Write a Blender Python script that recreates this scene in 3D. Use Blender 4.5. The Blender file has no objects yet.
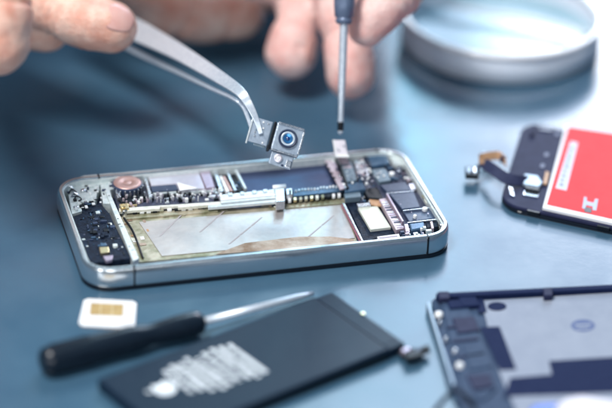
import bpy, bmesh, math, random
from mathutils import Vector, Matrix, noise
random.seed(7)
S = bpy.context.scene
COL = S.collection
S.unit_settings.system = 'METRIC'; S.unit_settings.scale_length = 0.01      # 1 unit = 1 cm
R = math.radians

# ------------------------------------------------------------------ camera
yaw, pit, roll = R(15.83), R(29.41), R(2.21)
CP = Vector((-11.10, -62.72, 39.11))
FW = Vector((math.sin(yaw)*math.cos(pit), math.cos(yaw)*math.cos(pit), -math.sin(pit)))
r0 = Vector((math.cos(yaw), -math.sin(yaw), 0)); u0 = r0.cross(FW)
RT = r0*math.cos(roll) + u0*math.sin(roll); UP = RT.cross(FW)
cam = bpy.data.cameras.new('camera'); co = bpy.data.objects.new('camera', cam); COL.objects.link(co)
M = Matrix((RT, UP, -FW)).transposed().to_4x4(); M.translation = CP; co.matrix_world = M
cam.sensor_width = 36; cam.lens = 147.06; cam.clip_start = 1; cam.clip_end = 1000
cam.dof.use_dof = True; cam.dof.focus_distance = 77.4; cam.dof.aperture_fstop = 0.050
S.camera = co
F = 2500.0
def at(px, py, z):                       # the point at height z seen at photo pixel px, py
    d = FW + RT*((px-306)/F) - UP*((py-204)/F)
    return CP + d*((z-CP.z)/d.z)
def atd(px, py, D):                      # the same at depth D from the lens
    return CP + (FW + RT*((px-306)/F) - UP*((py-204)/F))*D

# ------------------------------------------------------------------ light
W = bpy.data.worlds.new('World'); S.world = W; W.use_nodes = True
wn = W.node_tree; bg = wn.nodes['Background']
tc = wn.nodes.new('ShaderNodeTexCoord'); sx = wn.nodes.new('ShaderNodeSeparateXYZ'); cr = wn.nodes.new('ShaderNodeValToRGB')
wn.links.new(tc.outputs['Generated'], sx.inputs[0]); wn.links.new(sx.outputs['Z'], cr.inputs[0]); wn.links.new(cr.outputs[0], bg.inputs[0])
cr.color_ramp.elements[0].color = (.05, .13, .22, 1); cr.color_ramp.elements[1].color = (.20, .32, .46, 1); cr.color_ramp.elements[1].position = .9
bg.inputs[1].default_value = 0.42
def area(name, loc, target, sx_, sy_, power, col):
    l = bpy.data.lights.new(name, 'AREA'); l.shape = 'RECTANGLE'; l.size = sx_; l.size_y = sy_; l.energy = power; l.color = col
    o = bpy.data.objects.new(name, l); COL.objects.link(o); o.location = loc
    o.rotation_euler = (Vector(target)-Vector(loc)).to_track_quat('-Z', 'Y').to_euler(); return o
def dirp(az, el, d): return (14*0+6+d*math.sin(R(az))*math.cos(R(el)), 3+d*math.cos(R(az))*math.cos(R(el)), d*math.sin(R(el)))
area('softbox_light', dirp(36, 32, 105), (10, 3, 0), 58, 56, 49000, (.68, .79, 1.0))  # large cool softbox behind right, mirrored in the worktop
area('flare_glow', dirp(30, 19, 125), (22, 16, 0), 22, 13, 30000, (.94, .95, 1.0))  # added: its reflection on table and dish replaces lens flare glow
area('cyan_light', dirp(19.5, 27.5, 110), (11, 7, 0), 8, 10, 2600, (.12, .72, 1.0))
area('table_fill', dirp(19, 43, 100), (5, -2, 0), 28, 18, 8500, (.55, .90, 1.0))  # added fill, brightens the lower middle of the worktop
area('overhead_light', (-20, -8, 70), (5, 5, 3), 20, 20, 54000, (1.0, .97, .94))
area('front_fill', (-14, -80, 34), (6, 6, 3), 44, 22, 16000, (.95, .97, 1.0))  # added fill in front, brightens the steel band and the hands
area('corner_lamp', (-34, -30, 16), (1, .5, 0), 8, 8, 3600, (1, 1, 1))
S.view_settings.view_transform = 'Standard'; S.view_settings.look = 'None'; S.view_settings.exposure = .22; S.view_settings.gamma = 1
S.render.engine = 'CYCLES'

# ------------------------------------------------------------------ materials
MATS = {}
def mat(name, col, rough=.5, metal=0, col2=None, nscale=3., bump=0, bscale=20., coat=0, sss=0, trans=0, ior=1.45, spread=.25, rvar=0, spec=.5):
    m = bpy.data.materials.new(name); m.use_nodes = True; t = m.node_tree; p = t.nodes['Principled BSDF']
    p.inputs['Base Color'].default_value = (*col, 1); p.inputs['Roughness'].default_value = rough; p.inputs['Metallic'].default_value = metal
    p.inputs['Coat Weight'].default_value = coat; p.inputs['Coat Roughness'].default_value = .12
    p.inputs['Transmission Weight'].default_value = trans; p.inputs['IOR'].default_value = ior
    p.inputs['Specular IOR Level'].default_value = spec
    tc = t.nodes.new('ShaderNodeTexCoord')
    if col2 or rvar:
        n = t.nodes.new('ShaderNodeTexNoise'); n.inputs['Scale'].default_value = nscale; n.inputs['Detail'].default_value = 8; n.inputs['Roughness'].default_value = .62
        t.links.new(tc.outputs['Object'], n.inputs['Vector'])
        r = t.nodes.new('ShaderNodeValToRGB'); r.color_ramp.elements[0].position = .5-spread; r.color_ramp.elements[1].position = .5+spread
        t.links.new(n.outputs['Fac'], r.inputs[0])
        if col2:
            r.color_ramp.elements[0].color = (*col, 1); r.color_ramp.elements[1].color = (*col2, 1)
            t.links.new(r.outputs[0], p.inputs['Base Color'])
        if rvar:
            mr = t.nodes.new('ShaderNodeMapRange'); mr.inputs['To Min'].default_value = max(.02, rough-rvar); mr.inputs['To Max'].default_value = min(1, rough+rvar)
            t.links.new(n.outputs['Fac'], mr.inputs[0]); t.links.new(mr.outputs[0], p.inputs['Roughness'])
            mr.inputs['From Min'].default_value = .25; mr.inputs['From Max'].default_value = .75
    if bump:
        n = t.nodes.new('ShaderNodeTexNoise'); n.inputs['Scale'].default_value = bscale; n.inputs['Detail'].default_value = 6
        t.links.new(tc.outputs['Object'], n.inputs['Vector'])
        b = t.nodes.new('ShaderNodeBump'); b.inputs['Strength'].default_value = bump; b.inputs['Distance'].default_value = .03
        t.links.new(n.outputs['Fac'], b.inputs['Height']); t.links.new(b.outputs[0], p.inputs['Normal'])
    if sss:
        p.inputs['Subsurface Weight'].default_value = sss; p.inputs['Subsurface Radius'].default_value = (1.0, .35, .2); p.inputs['Subsurface Scale'].default_value = .25
    MATS[name] = m; return m
mat('table', (.044, .102, .165), .20, 0, (.054, .122, .19), .5, .06, 5, rvar=.07, spec=.62)
mat('steel', (.70, .75, .78), .24, .92, (.76, .81, .84), 2, 0, rvar=.03)
mat('steel_smooth', (.74, .82, .90), .30, .5, (.60, .68, .78), 12, spread=.1)
mat('module_grey', (.30, .38, .48), .38, .5, (.44, .52, .62), 6, .35, 14)
mat('lens_white', (.55, .66, .76), .3, .2)
mat('rail_grey', (.30, .38, .46), .4, .4)
mat('steel_rim', (.8, .84, .86), .33, 1, (.6, .66, .70), 3, 0)
mat('bright_tin', (.82, .84, .86), .28, 1, (.60, .64, .70), 8, .25, 18, rvar=.1)
mat('bracket_tin', (.88, .92, .90), .42, .35, (.50, .60, .62), 7, .45, 14)
mat('black_glass', (.008, .012, .02), .08, 0)
mat('navy_plastic', (.003, .006, .016), .55, 0, (.012, .024, .05), 9, .5, 18, spec=.22, spread=.12)
mat('navy_tray', (.028, .042, .105), .28, .5, (.05, .07, .15), 2.0, .06, 8)
mat('black_plastic', (.003, .005, .009), .40, 0, (.008, .013, .02), 8, .15, 30, spec=.3)
mat('chip', (.022, .036, .082), .36, .1, (.045, .07, .13), 5, .1, 30)
mat('chip_grey', (.16, .23, .29), .32, .4, (.22, .30, .36), 5, .1, 30)
mat('board', (.022, .032, .065), .38, .1, (.09, .10, .16), 22, .5, 45, spread=.12)
mat('board_edge', (.58, .60, .52), .45, .2, (.88, .87, .80), 6, .3, 20)
mat('lilac_shield', (.66, .62, .70), .36, .75, (.80, .77, .82), 3, .15, 9)
mat('mauve_foil', (.42, .35, .44), .35, .6, (.55, .46, .55), 5, .2, 12)
mat('copper', (.50, .30, .27), .38, .55, (.64, .42, .38), 6, .15, 30)
mat('gold', (.86, .66, .34), .28, 1, (.95, .80, .52), 10, .1, 30)
mat('amber_line', (.70, .56, .34), .4, .4)
mat('sim_gold', (.42, .27, .10), .5, .3, (.60, .42, .18), 3)
mat('bay_foil', (.66, .60, .56), .33, .6, (.44, .42, .42), 1.0, .25, 2.2, spread=.22)
mat('bay_green', (.25, .25, .15), .34, .5, (.62, .56, .44), 1.8, .3, 5, spread=.13)
mat('bay_gold', (.24, .13, .07), .36, .5, (.58, .45, .36), 1.3, .3, 5, spread=.16)
mat('dash', (.42, .38, .39), .5, .2)
mat('cream', (.66, .69, .60), .4, .1, (.74, .76, .68), 5)
mat('amber', (.42, .24, .13), .45, 0, (.58, .36, .22), 8, spec=.25)
mat('cable_pink', (.42, .32, .38), .4, .4, (.66, .58, .62), 12, .3, 30)
mat('red_strip', (.30, .12, .16), .4, .1)
mat('teal', (.045, .10, .18), .25, .3, (.09, .17, .27), 5, .2, 14)
mat('clear_film', (.62, .72, .76), .16, .35, (.85, .90, .92), 6, .35, 12)
mat('white_pad', (.85, .87, .88), .4, .1)
mat('white_card', (.82, .83, .84), .45, 0, (.78, .79, .81), 5)
mat('red_film', (.88, .045, .055), .6, 0, (.88, .06, .07), 1.2, .08, 3, spec=.15)
mat('bracket_grey', (.34, .37, .45), .5, .2)
mat('rim_highlight', (.95, .97, 1), .12, 0, coat=1)  # opaque white: light caught by the glass edge put into the colour
mat('grip', (.005, .010, .019), .27, 0, (.008, .016, .028), 5, .12, 14, spec=.5)
mat('sticker', (.50, .56, .66), .5, 0, (.56, .60, .70), 6)
mat('print_grey', (.22, .25, .36), .6)
mat('lcd_back', (.020, .024, .060), .6, 0, (.034, .040, .09), 3, .15, 10, spec=.12)
mat('battery_wrap', (.006, .016, .036), .36, 0, (.010, .024, .046), 2, .12, 5, rvar=.06, spec=.14)
mat('battery_edge', (.004, .007, .012), .3, 0)
mat('print_white', (.80, .86, .90), .5)
mat('housing_blue', (.028, .05, .10), .6, 0, (.055, .09, .16), 4, .3, 9, spec=.12)
mat('housing_plate', (.25, .29, .37), .6, 0, (.31, .35, .43), 1.5, .1, 6, spec=.12)
mat('housing_tape', (.010, .018, .060), .7, 0, (.016, .026, .075), 4, spec=.06)
mat('mark_blue', (.12, .16, .30), .7, spec=.1)
mat('driver_blue', (.11, .15, .24), .36, .2, (.14, .19, .29), 4, .1, 20)
mat('lens_glass', (.01, .04, .16), .04, 0, coat=1)
mat('lens_iris', (.05, .22, .50), .2, .6)
mat('tool_white', (.66, .62, .68), .4); mat('tool_blue', (.03, .12, .62), .35)
mat('frost', (.86, .92, .96), .25, 0, trans=.35)
mat('cyan_reflection', (.42, .66, .78), .14, 0, (.55, .76, .86), .5, trans=.25, ior=1.33)  # turquoise light inside the dish, put into a tint
mat('nail', (.70, .36, .32), .25, 0, (.80, .48, .43), 2, sss=.2)
g = mat('glass', (.93, .97, 1), .04, 0, trans=1, ior=1.45); mat('dish_glass', (.80, .87, .97), .30, 0, trans=.28, ior=1.15)
# skin: mottled, with fine creases
def skin(name, c1, c2, c3):
    m = mat(name, c1, .36, 0, c2, 1.1, 0, 1, sss=.15, spread=.16); t = m.node_tree; p = t.nodes['Principled BSDF']
    tc = t.nodes.new('ShaderNodeTexCoord')
    v = t.nodes.new('ShaderNodeTexVoronoi'); v.inputs['Scale'].default_value = 16; v.feature = 'DISTANCE_TO_EDGE'
    n = t.nodes.new('ShaderNodeTexNoise'); n.inputs['Scale'].default_value = 5; n.inputs['Detail'].default_value = 9
    mx = t.nodes.new('ShaderNodeMath'); mx.operation = 'MULTIPLY_ADD'; mx.inputs[1].default_value = .6
    for q in (v, n): t.links.new(tc.outputs['Object'], q.inputs['Vector'])
    t.links.new(v.outputs['Distance'], mx.inputs[0]); t.links.new(n.outputs['Fac'], mx.inputs[2])
    b = t.nodes.new('ShaderNodeBump'); b.inputs['Strength'].default_value = .6; b.inputs['Distance'].default_value = .07
    t.links.new(mx.outputs[0], b.inputs['Height']); t.links.new(b.outputs[0], p.inputs['Normal'])
    return m
skin('skin', (.72, .34, .25), (.90, .64, .53), None)
skin('skin_lit_pink', (.80, .42, .38), (.92, .68, .63), None)  # lighter, pinker skin copy: the bluish light on this hand put into colour

# ------------------------------------------------------------------ builders
ORG = {}
def tag(o, label=None, cat=None, group=None, kind=None):
    if label: o['label'] = label
    if cat: o['category'] = cat
    if group: o['group'] = group
    if kind: o['kind'] = kind
    return o
def thing(name, loc, label, cat, group=None):
    o = bpy.data.objects.new(name, None); COL.objects.link(o); o.location = loc; o.empty_display_size = .5
    ORG[o.name] = Vector(loc); return tag(o, label, cat, group)
def obj(name, bm, m, parent=None, origin=None, bevel=0, smooth=False, seg=2):
    """bm holds world coordinates"""
    me = bpy.data.meshes.new(name); o = bpy.data.objects.new(name, me); COL.objects.link(o)
    bmesh.ops.recalc_face_normals(bm, faces=bm.faces)
    if parent is not None:
        org = ORG[parent.name]; o.parent = parent; ORG[o.name] = org
    else:
        org = Vector(origin) if origin else Vector((0, 0, 0)); o.location = org; ORG[o.name] = org
    bmesh.ops.translate(bm, verts=bm.verts, vec=-org); bm.to_mesh(me); bm.free()
    for mm in (m if isinstance(m, list) else [m]): me.materials.append(MATS[mm])
    if smooth:
        for f in me.polygons: f.use_smooth = True
    if bevel:
        b = o.modifiers.new('bevel', 'BEVEL'); b.width = bevel; b.segments = seg; b.limit_method = 'ANGLE'; b.angle_limit = R(40)
    return o
def B(): return bmesh.new()
def prism(bm, pts, z0, z1):
    """pts: (x,y) world outline"""
    lo = [bm.verts.new((p[0], p[1], z0)) for p in pts]; hi = [bm.verts.new((p[0], p[1], z1)) for p in pts]
    n = len(pts)
    bm.faces.new(lo[::-1]); bm.faces.new(hi)
    for i in range(n): bm.faces.new((lo[i], lo[(i+1) % n], hi[(i+1) % n], hi[i]))
    return bm
def pp(pts, z1, z0=None, th=.05, bm=None):            # outline given as photo pixels lying at height z1
    if z0 is None: z0 = z1-th
    return prism(bm or B(), [at(a, b, z1)[:2] for a, b in pts], z0, z1)
def box(bm, c, s, M3=None):
    q = bmesh.ops.create_cube(bm, size=1)['verts']
    for v in q:
        p = Vector((v.co.x*s[0], v.co.y*s[1], v.co.z*s[2]))
        if M3: p = M3 @ p
        v.co = Vector(c)+p
    return bm
def frame(ax):                                        # matrix whose Z is ax
    return Vector(ax).normalized().to_track_quat('Z', 'Y').to_matrix()
def lathe(bm, prof, c, ax=(0, 0, 1), n=40, closed=False):
    Mx = frame(ax); c = Vector(c); rings = []
    for r, z in prof:
        if r < 1e-6: rings.append([bm.verts.new(c+Mx@Vector((0, 0, z)))])
        else: rings.append([bm.verts.new(c+Mx@Vector((r*math.cos(a*2*math.pi/n), r*math.sin(a*2*math.pi/n), z))) for a in range(n)])
    pr = list(zip(rings, rings[1:])) + ([(rings[-1], rings[0])] if closed else [])
    for a, b in pr:
        for i in range(n):
            j = (i+1) % n
            if len(a) == 1: bm.faces.new((a[0], b[i], b[j]))
            elif len(b) == 1: bm.faces.new((a[i], b[0], a[j]))
            else: bm.faces.new((a[i], b[i], b[j], a[j]))
    return bm
def tube(bm, pts, rr, n=14, flat=1.0, up=(0, 0, 1)):
    pts = [Vector(p) for p in pts]; rings = []
    for i, p in enumerate(pts):
        d = (pts[min(i+1, len(pts)-1)]-pts[max(i-1, 0)]).normalized()
        s = d.cross(Vector(up)).normalized(); t = s.cross(d)
        r = rr[i] if isinstance(rr, (list, tuple)) else rr
        rings.append([bm.verts.new(p+s*r*math.cos(k*2*math.pi/n)+t*r*flat*math.sin(k*2*math.pi/n)) for k in range(n)])
    for a, b in zip(rings, rings[1:]):
        for i in range(n): bm.faces.new((a[i], a[(i+1) % n], b[(i+1) % n], b[i]))
    bm.faces.new(rings[0][::-1]); bm.faces.new(rings[-1]); return bm
def ribbon(bm, pts, w, t, nrm):
    """strip along pts: width direction w (vector or list), thickness t along nrm"""
    pts = [Vector(p) for p in pts]; secs = []
    for i, p in enumerate(pts):
        ww = Vector(w[i] if isinstance(w, list) else w); nn = Vector(nrm[i] if isinstance(nrm, list) else nrm).normalized()*t/2
        secs.append([bm.verts.new(p+ww+nn), bm.verts.new(p-ww+nn), bm.verts.new(p-ww-nn), bm.verts.new(p+ww-nn)])
    for a, b in zip(secs, secs[1:]):
        for i in range(4): bm.faces.new((a[i], a[(i+1) % 4], b[(i+1) % 4], b[i]))
    bm.faces.new(secs[0][::-1]); bm.faces.new(secs[-1]); return bm
def bez(pts, n=24):
    out = []
    P = [Vector(p) for p in pts]; P = [P[0]*2-P[1]]+P+[P[-1]*2-P[-2]]
    for i in range(1, len(P)-2):
        for k in range(n):
            t = k/n; a, b, c, d = P[i-1], P[i], P[i+1], P[i+2]
            out.append(.5*((2*b)+(c-a)*t+(2*a-5*b+4*c-d)*t*t+(3*b-a-3*c+d)*t**3))
    out.append(P[-2]); return out
def rrect(x0, y0, x1, y1, r, n=12):
    o = []
    for cx, cy, a0 in ((x1-r, y1-r, 0), (x0+r, y1-r, 90), (x0+r, y0+r, 180), (x1-r, y0+r, 270)):
        for k in range(n+1):
            a = R(a0+90*k/n); o.append((cx+r*math.cos(a), cy+r*math.sin(a)))
    return o
def ringsweep(bm, x0, y0, x1, y1, r, prof, n=14):
    """closed profile of (inset, z) swept round a rounded rectangle"""
    secs = []
    for off, z in prof: secs.append([bm.verts.new((x, y, z)) for x, y in rrect(x0+off, y0+off, x1-off, y1-off, max(r-off, .02), n)])
    m = len(secs[0])
    for a, b in zip(secs, secs[1:]+secs[:1]):
        for i in range(m): bm.faces.new((a[i], a[(i+1) % m], b[(i+1) % m], b[i]))
    return bm

# ------------------------------------------------------------------ setting
bm = B(); box(bm, (20, 20, -1.5), (260, 200, 3)); tag(obj('tabletop', bm, 'table'), 'smooth blue grey worktop', kind='structure')

# ------------------------------------------------------------------ opened phone
L_, W_ = 11.52, 5.86
PH = thing('smartphone', (L_/2, W_/2, 0), 'opened steel framed phone with bare circuit board and empty battery bay', 'phone')
bm = ringsweep(B(), 0, 0, L_, W_, .90, [(.03, .132), (.004, .16), (-.008, .26), (-.008, .52), (.004, .66), (.035, .74), (.07, .775), (.15, .775), (.165, .755), (.165, .132)], 18)
fr = obj('steel_frame', bm, 'steel', PH, smooth=False)
for p in fr.data.polygons: p.use_smooth = True
e = fr.modifiers.new('es', 'EDGE_SPLIT'); e.split_angle = R(38)
# antenna gaps: thin dark inserts across the band
for cx, cy, horiz in ((1.46, 0, 1), (10.62, 0, 1), (1.46, W_, 1), (10.62, W_, 1)):
    bm = B(); s = -1 if cy == 0 else 1
    box(bm, (cx, cy-s*.075, .456), (.055, .19, .646)); obj('antenna_gap', bm, 'black_plastic', fr)
bm = prism(B(), rrect(-.004, -.004, L_+.004, W_+.004, .90, 14), 0, .130); obj('back_glass', bm, 'black_glass', PH, bevel=.03)
bm = prism(B(), rrect(.168, .168, L_-.168, W_-.168, .73, 12), .131, .172); obj('tray', bm, 'navy_tray', PH)
# inner ledge, speckled silver
bm = ringsweep(B(), .166, .166, L_-.166, W_-.166, .734, [(0, .70), (.05, .70), (.05, .171), (0, .171)], 12); obj('inner_ledge', bm, 'bracket_tin', PH)
def part(name, pts, z1, m, th=.05, z0=None, bevel=.012, parent=None, label=None):
    o = obj(name, pp(pts, z1, z0, th), m, parent or PH, bevel=bevel)
    if label: o['label'] = label
    return o
# -- left end: silver bracket, dark speaker box, rib
part('corner_bracket', [(66, 182), (84, 175.5), (113, 173), (117, 187), (110, 190), (113, 203), (103, 203.5), (100, 184), (97, 192), (95.5, 201), (80, 202), (82, 211), (72, 214)], .56, 'bracket_tin', th=.36)
part('speaker_box', [(79, 203), (102, 204.5), (110, 214), (112, 219), (127, 249), (131, 258), (92, 263), (86, 254), (76, 234), (72, 217), (82, 213)], .50, 'navy_plastic', th=.30, bevel=.03)
part('divider_rib', [(103, 186), (107, 186), (139, 258), (133, 261)], .60, 'bracket_tin', th=.42, bevel=.015)
rnd = random.Random(3)
def scatter(name, quad, n, z, mats, smin, smax, hmax, avoid=(), parent=None, rn=rnd, ang=None):
    """n small boxes inside a px quad (A B C D, bilinear) resting near height z"""
    q = [at(a, b, z) for a, b in quad]; out = []
    for i in range(n):
        u, v = rn.random(), rn.random()
        p = q[0].lerp(q[1], u).lerp(q[3].lerp(q[2], u), v)
        if not (.26 < p.x < 11.26 and .26 < p.y < 5.6) or min(math.hypot(p.x-cx, p.y-cy) for cx, cy in ((11.4, 0), (11.4, 5.8), (0, 0), (0, 5.8))) < .55: continue
        a = rn.choice((0, math.pi/2)) + rn.gauss(0, .04) if ang is None else ang+rn.gauss(0, .1)
        sx_, sy_ = rn.uniform(smin, smax), rn.uniform(smin, smax)*.7; h = rn.uniform(.3, 1)*hmax
        bm = B(); box(bm, (p.x, p.y, z+h/2-.012), (sx_, sy_, h), Matrix.Rotation(a, 3, 'Z'))
        out.append(obj(name, bm, rn.choice(mats), parent or PH, bevel=.008, seg=1))
    return out
sp = scatter('contact', [(84, 206), (104, 207), (126, 255), (92, 258)], 26, .50, ['chip', 'navy_plastic', 'teal', 'black_plastic', 'chip', 'bracket_tin', 'black_plastic'], .05, .26, .09)
part('gold_contact', [(99, 247), (108.5, 246.5), (109.5, 252), (100.5, 253)], .60, 'gold', th=.12)
part('contact_pad', [(100, 243), (106, 242.7), (107, 245.5), (101, 246)], .57, 'teal', th=.08)
part('contact_pad', [(103, 256), (113, 255), (112, 259.5), (106, 261)], .57, 'mauve_foil', th=.1)
scatter('speck', [(68, 184), (112, 176), (112, 200), (74, 212)], 34, .56, ['black_plastic', 'bright_tin', 'chip', 'bracket_tin', 'white_pad', 'teal'], .04, .16, .05)
scatter('hole_plug', [(106, 192), (109, 192), (135, 256), (133, 257)], 12, .60, ['black_plastic', 'chip'], .05, .09, .02)
# coiled wire in the far left corner
for k in range(4):
    c = at(70+k*2.5, 190+k*3.3, .6); bm = B()
    tube(bm, bez([c+Vector((-.12, .05, -.05)), c+Vector((0, .15, .06)), c+Vector((.13, .03, 0)), c+Vector((.02, -.12, .03))], 6), .022, 6); obj('wire', bm, 'black_plastic' if k % 2 else 'bright_tin', PH)
for k, (a, b) in enumerate(((83, 190), (76, 207), (106, 180))):
    c = at(a, b, .6); bm = lathe(B(), [(0, .03), (.05, .03), (.085, .01), (.085, -.03)], c, n=18); obj('screw', bm, 'bright_tin', PH)
# -- battery bay
part('bay_floor', [(119, 214), (344, 203), (358, 243), (139, 262)], .24, 'bay_green', th=.06)
part('bay_foil', [(139, 222), (343, 204.5), (355, 238), (162, 256)], .262, 'bay_foil', th=.02, bevel=0)
part('bay_gold_strip', [(245, 243), (300, 236.5), (330, 236.5), (353, 239), (356, 243.5), (214, 254.5)], .274, 'bay_gold', th=.01, bevel=0)
for (a, b), (c, d) in (((160, 236), (181, 215)), ((200, 232), (224, 211)), ((229, 244), (262, 217)), ((296, 247), (334, 215))):
    for k in range(3):
        t0, t1 = k*.34, k*.34+.31
        x0, y0, x1, y1 = a+(c-a)*t0, b+(d-b)*t0, a+(c-a)*t1, b+(d-b)*t1
        part('dash_mark', [(x0-.9, y0), (x0+1.1, y0), (x1+1.0, y1), (x1-.8, y1)], .268, 'dash', th=.005, bevel=0)
bm = B(); p0, p1 = at(124, 218, .28), at(143, 258, .28); tube(bm, bez([p0, p0.lerp(p1, .4)+Vector((.06, 0, .04)), p1], 10), .035, 8); obj('bay_wire', bm, 'black_plastic', PH)
part('bay_end_strip', [(341, 204), (342.6, 204), (362, 242), (360, 242.5)], .34, 'red_strip', th=.06)
part('bay_end_wall', [(342, 203), (344.5, 203), (364, 241.5), (362, 242)], 0.40, 'bright_tin', th=.16)
# -- logic board
lb = part('logic_board', [(108, 176), (222, 167), (226, 196), (224, 203), (119, 211)], .40, 'board', th=.10)
part('board_edge', [(119, 211.5), (160, 208.5), (160, 206.5), (178, 206), (178, 207.5), (222, 203.8), (222, 201.2), (119, 208)], .45, 'board_edge', th=.10)
part('battery_connector', [(119, 204), (128, 203), (129, 208), (121, 209.5)], .52, 'gold', th=.12)
c = at(124.5, 210, .46); bm = lathe(B(), [(0, .02), (.07, .02), (.09, 0), (.09, -.24)], c, n=20); obj('standoff', bm, 'bright_tin', PH)
c = at(122.5, 206, .56); bm = lathe(B(), [(.04, .0), (.05, .03), (.09, .03), (.10, 0)], c, n=20, closed=True); obj('ring_contact', bm, 'gold', PH)
# vibration motor
c = at(127.3, 182.5, .70); vm = lathe(B(), [(.46, -.30), (.485, -.06), (.485, -.02), (.44, .0)], c, n=48); vo = obj('vibration_motor', vm, 'chip', PH, smooth=False)
bm = lathe(B(), [(0, .022), (.10, .022), (.125, .010), (.145, .010), (.165, .028), (.36, .022), (.44, .008), (.45, -.012), (.45, -.03)], c, n=48); obj('copper_disc', bm, 'copper', vo, smooth=True)
for k in range(9):
    a = R(200+k*17); bm = B(); q = c+Vector((math.cos(a)*.50, math.sin(a)*.50, -.17))
    box(bm, q, (.05, .045, .26), Matrix.Rotation(a, 3, 'Z')); obj('spring_finger', bm, 'bright_tin', vo, bevel=.01)
part('motor_bracket', [(118, 196), (145, 193), (147, 200), (121, 203)], .47, 'black_plastic', th=.1)
part('motor_bracket', [(112, 178), (116, 177), (121, 197), (117, 198)], .60, 'bright_tin', th=.2)
part('motor_bracket', [(143.5, 176), (146, 176), (152, 197), (149, 197.5)], .62, 'bright_tin', th=.22)
# shields
part('board_shield', [(147, 172), (197, 167.5), (205, 188), (179, 190), (176, 183.5), (151, 185.5)], .60, 'lilac_shield', th=.17, bevel=.02)
part('board_shield', [(198, 167.5), (208.5, 167), (215, 187), (206, 188)], .61, 'mauve_foil', th=.2, bevel=.02)
part('memory_chip', [(150.5, 185.8), (176.5, 183.8), (179, 189.6), (152, 191.5)], .57, 'chip', th=.15)
part('foil_flap', [(177, 182), (198, 188), (180, 190.5)], .625, 'white_pad', th=.012, bevel=0)
part('shield_ledge', [(147, 192.4), (214, 188.3), (214.5, 190), (147.5, 194)], .52, 'bracket_tin', th=.1)
rn2 = random.Random(11)
scatter('capacitor', [(150, 194), (218, 190), (221, 200), (152, 204)], 62, .41, ['bright_tin', 'white_pad', 'black_plastic', 'black_plastic', 'white_pad', 'bright_tin', 'clear_film', 'lilac_shield', 'black_plastic'], .05, .17, .16, rn=rn2)
scatter('resistor', [(121, 197), (150, 195), (152, 205), (124, 208)], 22, .41, ['cable_pink', 'white_pad', 'black_plastic', 'bright_tin', 'mauve_foil', 'gold'], .05, .15, .14, rn=rn2)
scatter('inductor', [(114, 175), (146, 172), (147, 177), (116, 180)], 8, .44, ['chip', 'bay_green', 'bright_tin'], .08, .2, .12, rn=rn2)
# gold fingers hanging under the board edge
for k in range(13):
    x = 133+k*6.8+rn2.uniform(-1, 1); y = 211.3-(x-133)*.077
    part('edge_contact', [(x, y-.6), (x+4.4, y-.9), (x+4.6, y+1.2), (x+.2, y+1.6)], .37, rn2.choice(['gold', 'white_pad', 'black_plastic', 'bay_green']), th=.07)
# flat cable sockets between board and dark bay
part('socket_base', [(211, 170), (238, 168), (247, 190), (220, 193)], .44, 'black_plastic', th=.14)
for q, m in (([(213, 171), (217, 171), (224, 191), (220, 191.5)], 'bright_tin'), ([(219.5, 176), (222, 176), (229.5, 191), (226, 191.5)], 'white_pad'), ([(222.6, 176), (225, 175.8), (233, 190.5), (230, 191)], 'copper'),
             ([(225.5, 170), (228, 170), (237, 190), (234, 190.5)], 'bright_tin'), ([(234, 168), (236.4, 168), (247, 188), (244.6, 188.5)], 'clear_film')):
    part('cable_socket', q, .56, m, th=.13)
scatter('socket_pin', [(212, 172), (220, 171), (226, 189), (219, 190)], 14, .46, ['bright_tin', 'white_pad', 'chip', 'teal'], .04, .1, .12, rn=rn2)
scatter('capacitor', [(228, 172), (234, 171), (243, 188), (237, 189)], 12, .45, ['chip', 'black_plastic', 'teal', 'bright_tin'], .06, .14, .06, rn=rn2)
# long clear strip and clip
part('clear_strip', [(219, 194.5), (275, 189), (276, 197.5), (221, 203)], .52, 'clear_film', th=.05, bevel=.02)
part('clear_strip', [(221, 198), (276, 193), (276, 195), (221, 200)], .555, 'white_pad', th=.03)
part('strip_rail', [(208, 205), (282, 198.5), (282, 201), (208, 207.5)], .46, 'clear_film', th=.10)
part('clip', [(274.5, 186), (284, 185), (285, 201), (276, 202)], .66, 'bright_tin', th=.3)
part('clip', [(272.5, 185), (286, 183.8), (286.3, 186.6), (273, 188)], .70, 'white_pad', th=.06)
part('clip', [(286, 188.5), (292, 188), (292.5, 194), (286.5, 194.5)], .60, 'bright_tin', th=.2)
part('clip', [(289, 189.5), (291, 189.3), (291.3, 193), (289.3, 193.2)], .63, 'black_plastic', th=.05)
for x in (228, 240, 252, 263):
    part('solder_pad', [(x, 193.6-(x-219)*.098), (x+4, 193.2-(x-219)*.098), (x+4.6, 196-(x-219)*.098), (x+.5, 196.4-(x-219)*.098)], .56, 'bright_tin', th=.04)
part('teal_strip', [(293, 189), (340, 184.5), (343, 191), (293, 196.2)], .46, 'teal', th=.08)
for k in range(15):
    x = 295+k*3.1; y = 189.4-(x-293)*.09+rn2.uniform(-.6, .8)
    part('solder_dot', [(x, y), (x+1.8, y-.2), (x+2, y+1.3), (x+.2, y+1.5)], .50, rn2.choice(['clear_film', 'white_pad', 'clear_film']), th=.05, bevel=.005)
part('board_arm', [(284, 196.8), (343, 191), (344, 195), (285, 201)], .42, 'black_plastic', th=.12)
for k in range(10):
    x = 288+k*5.5; y = 198.3-(x-284)*.098
    part('edge_contact', [(x, y), (x+3, y-.3), (x+3.3, y+2.6), (x+.3, y+2.9)], .45, rn2.choice(['gold', 'white_pad', 'cream', 'bay_green', 'black_plastic']), th=.09)
part('bay_ledge', [(285, 201.5), (344, 196), (345, 203), (286, 208)], .30, 'bay_green', th=.1)
part('bay_ledge', [(122, 214), (218, 207), (218, 211), (124, 219)], .30, 'bay_green', th=.1)
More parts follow.
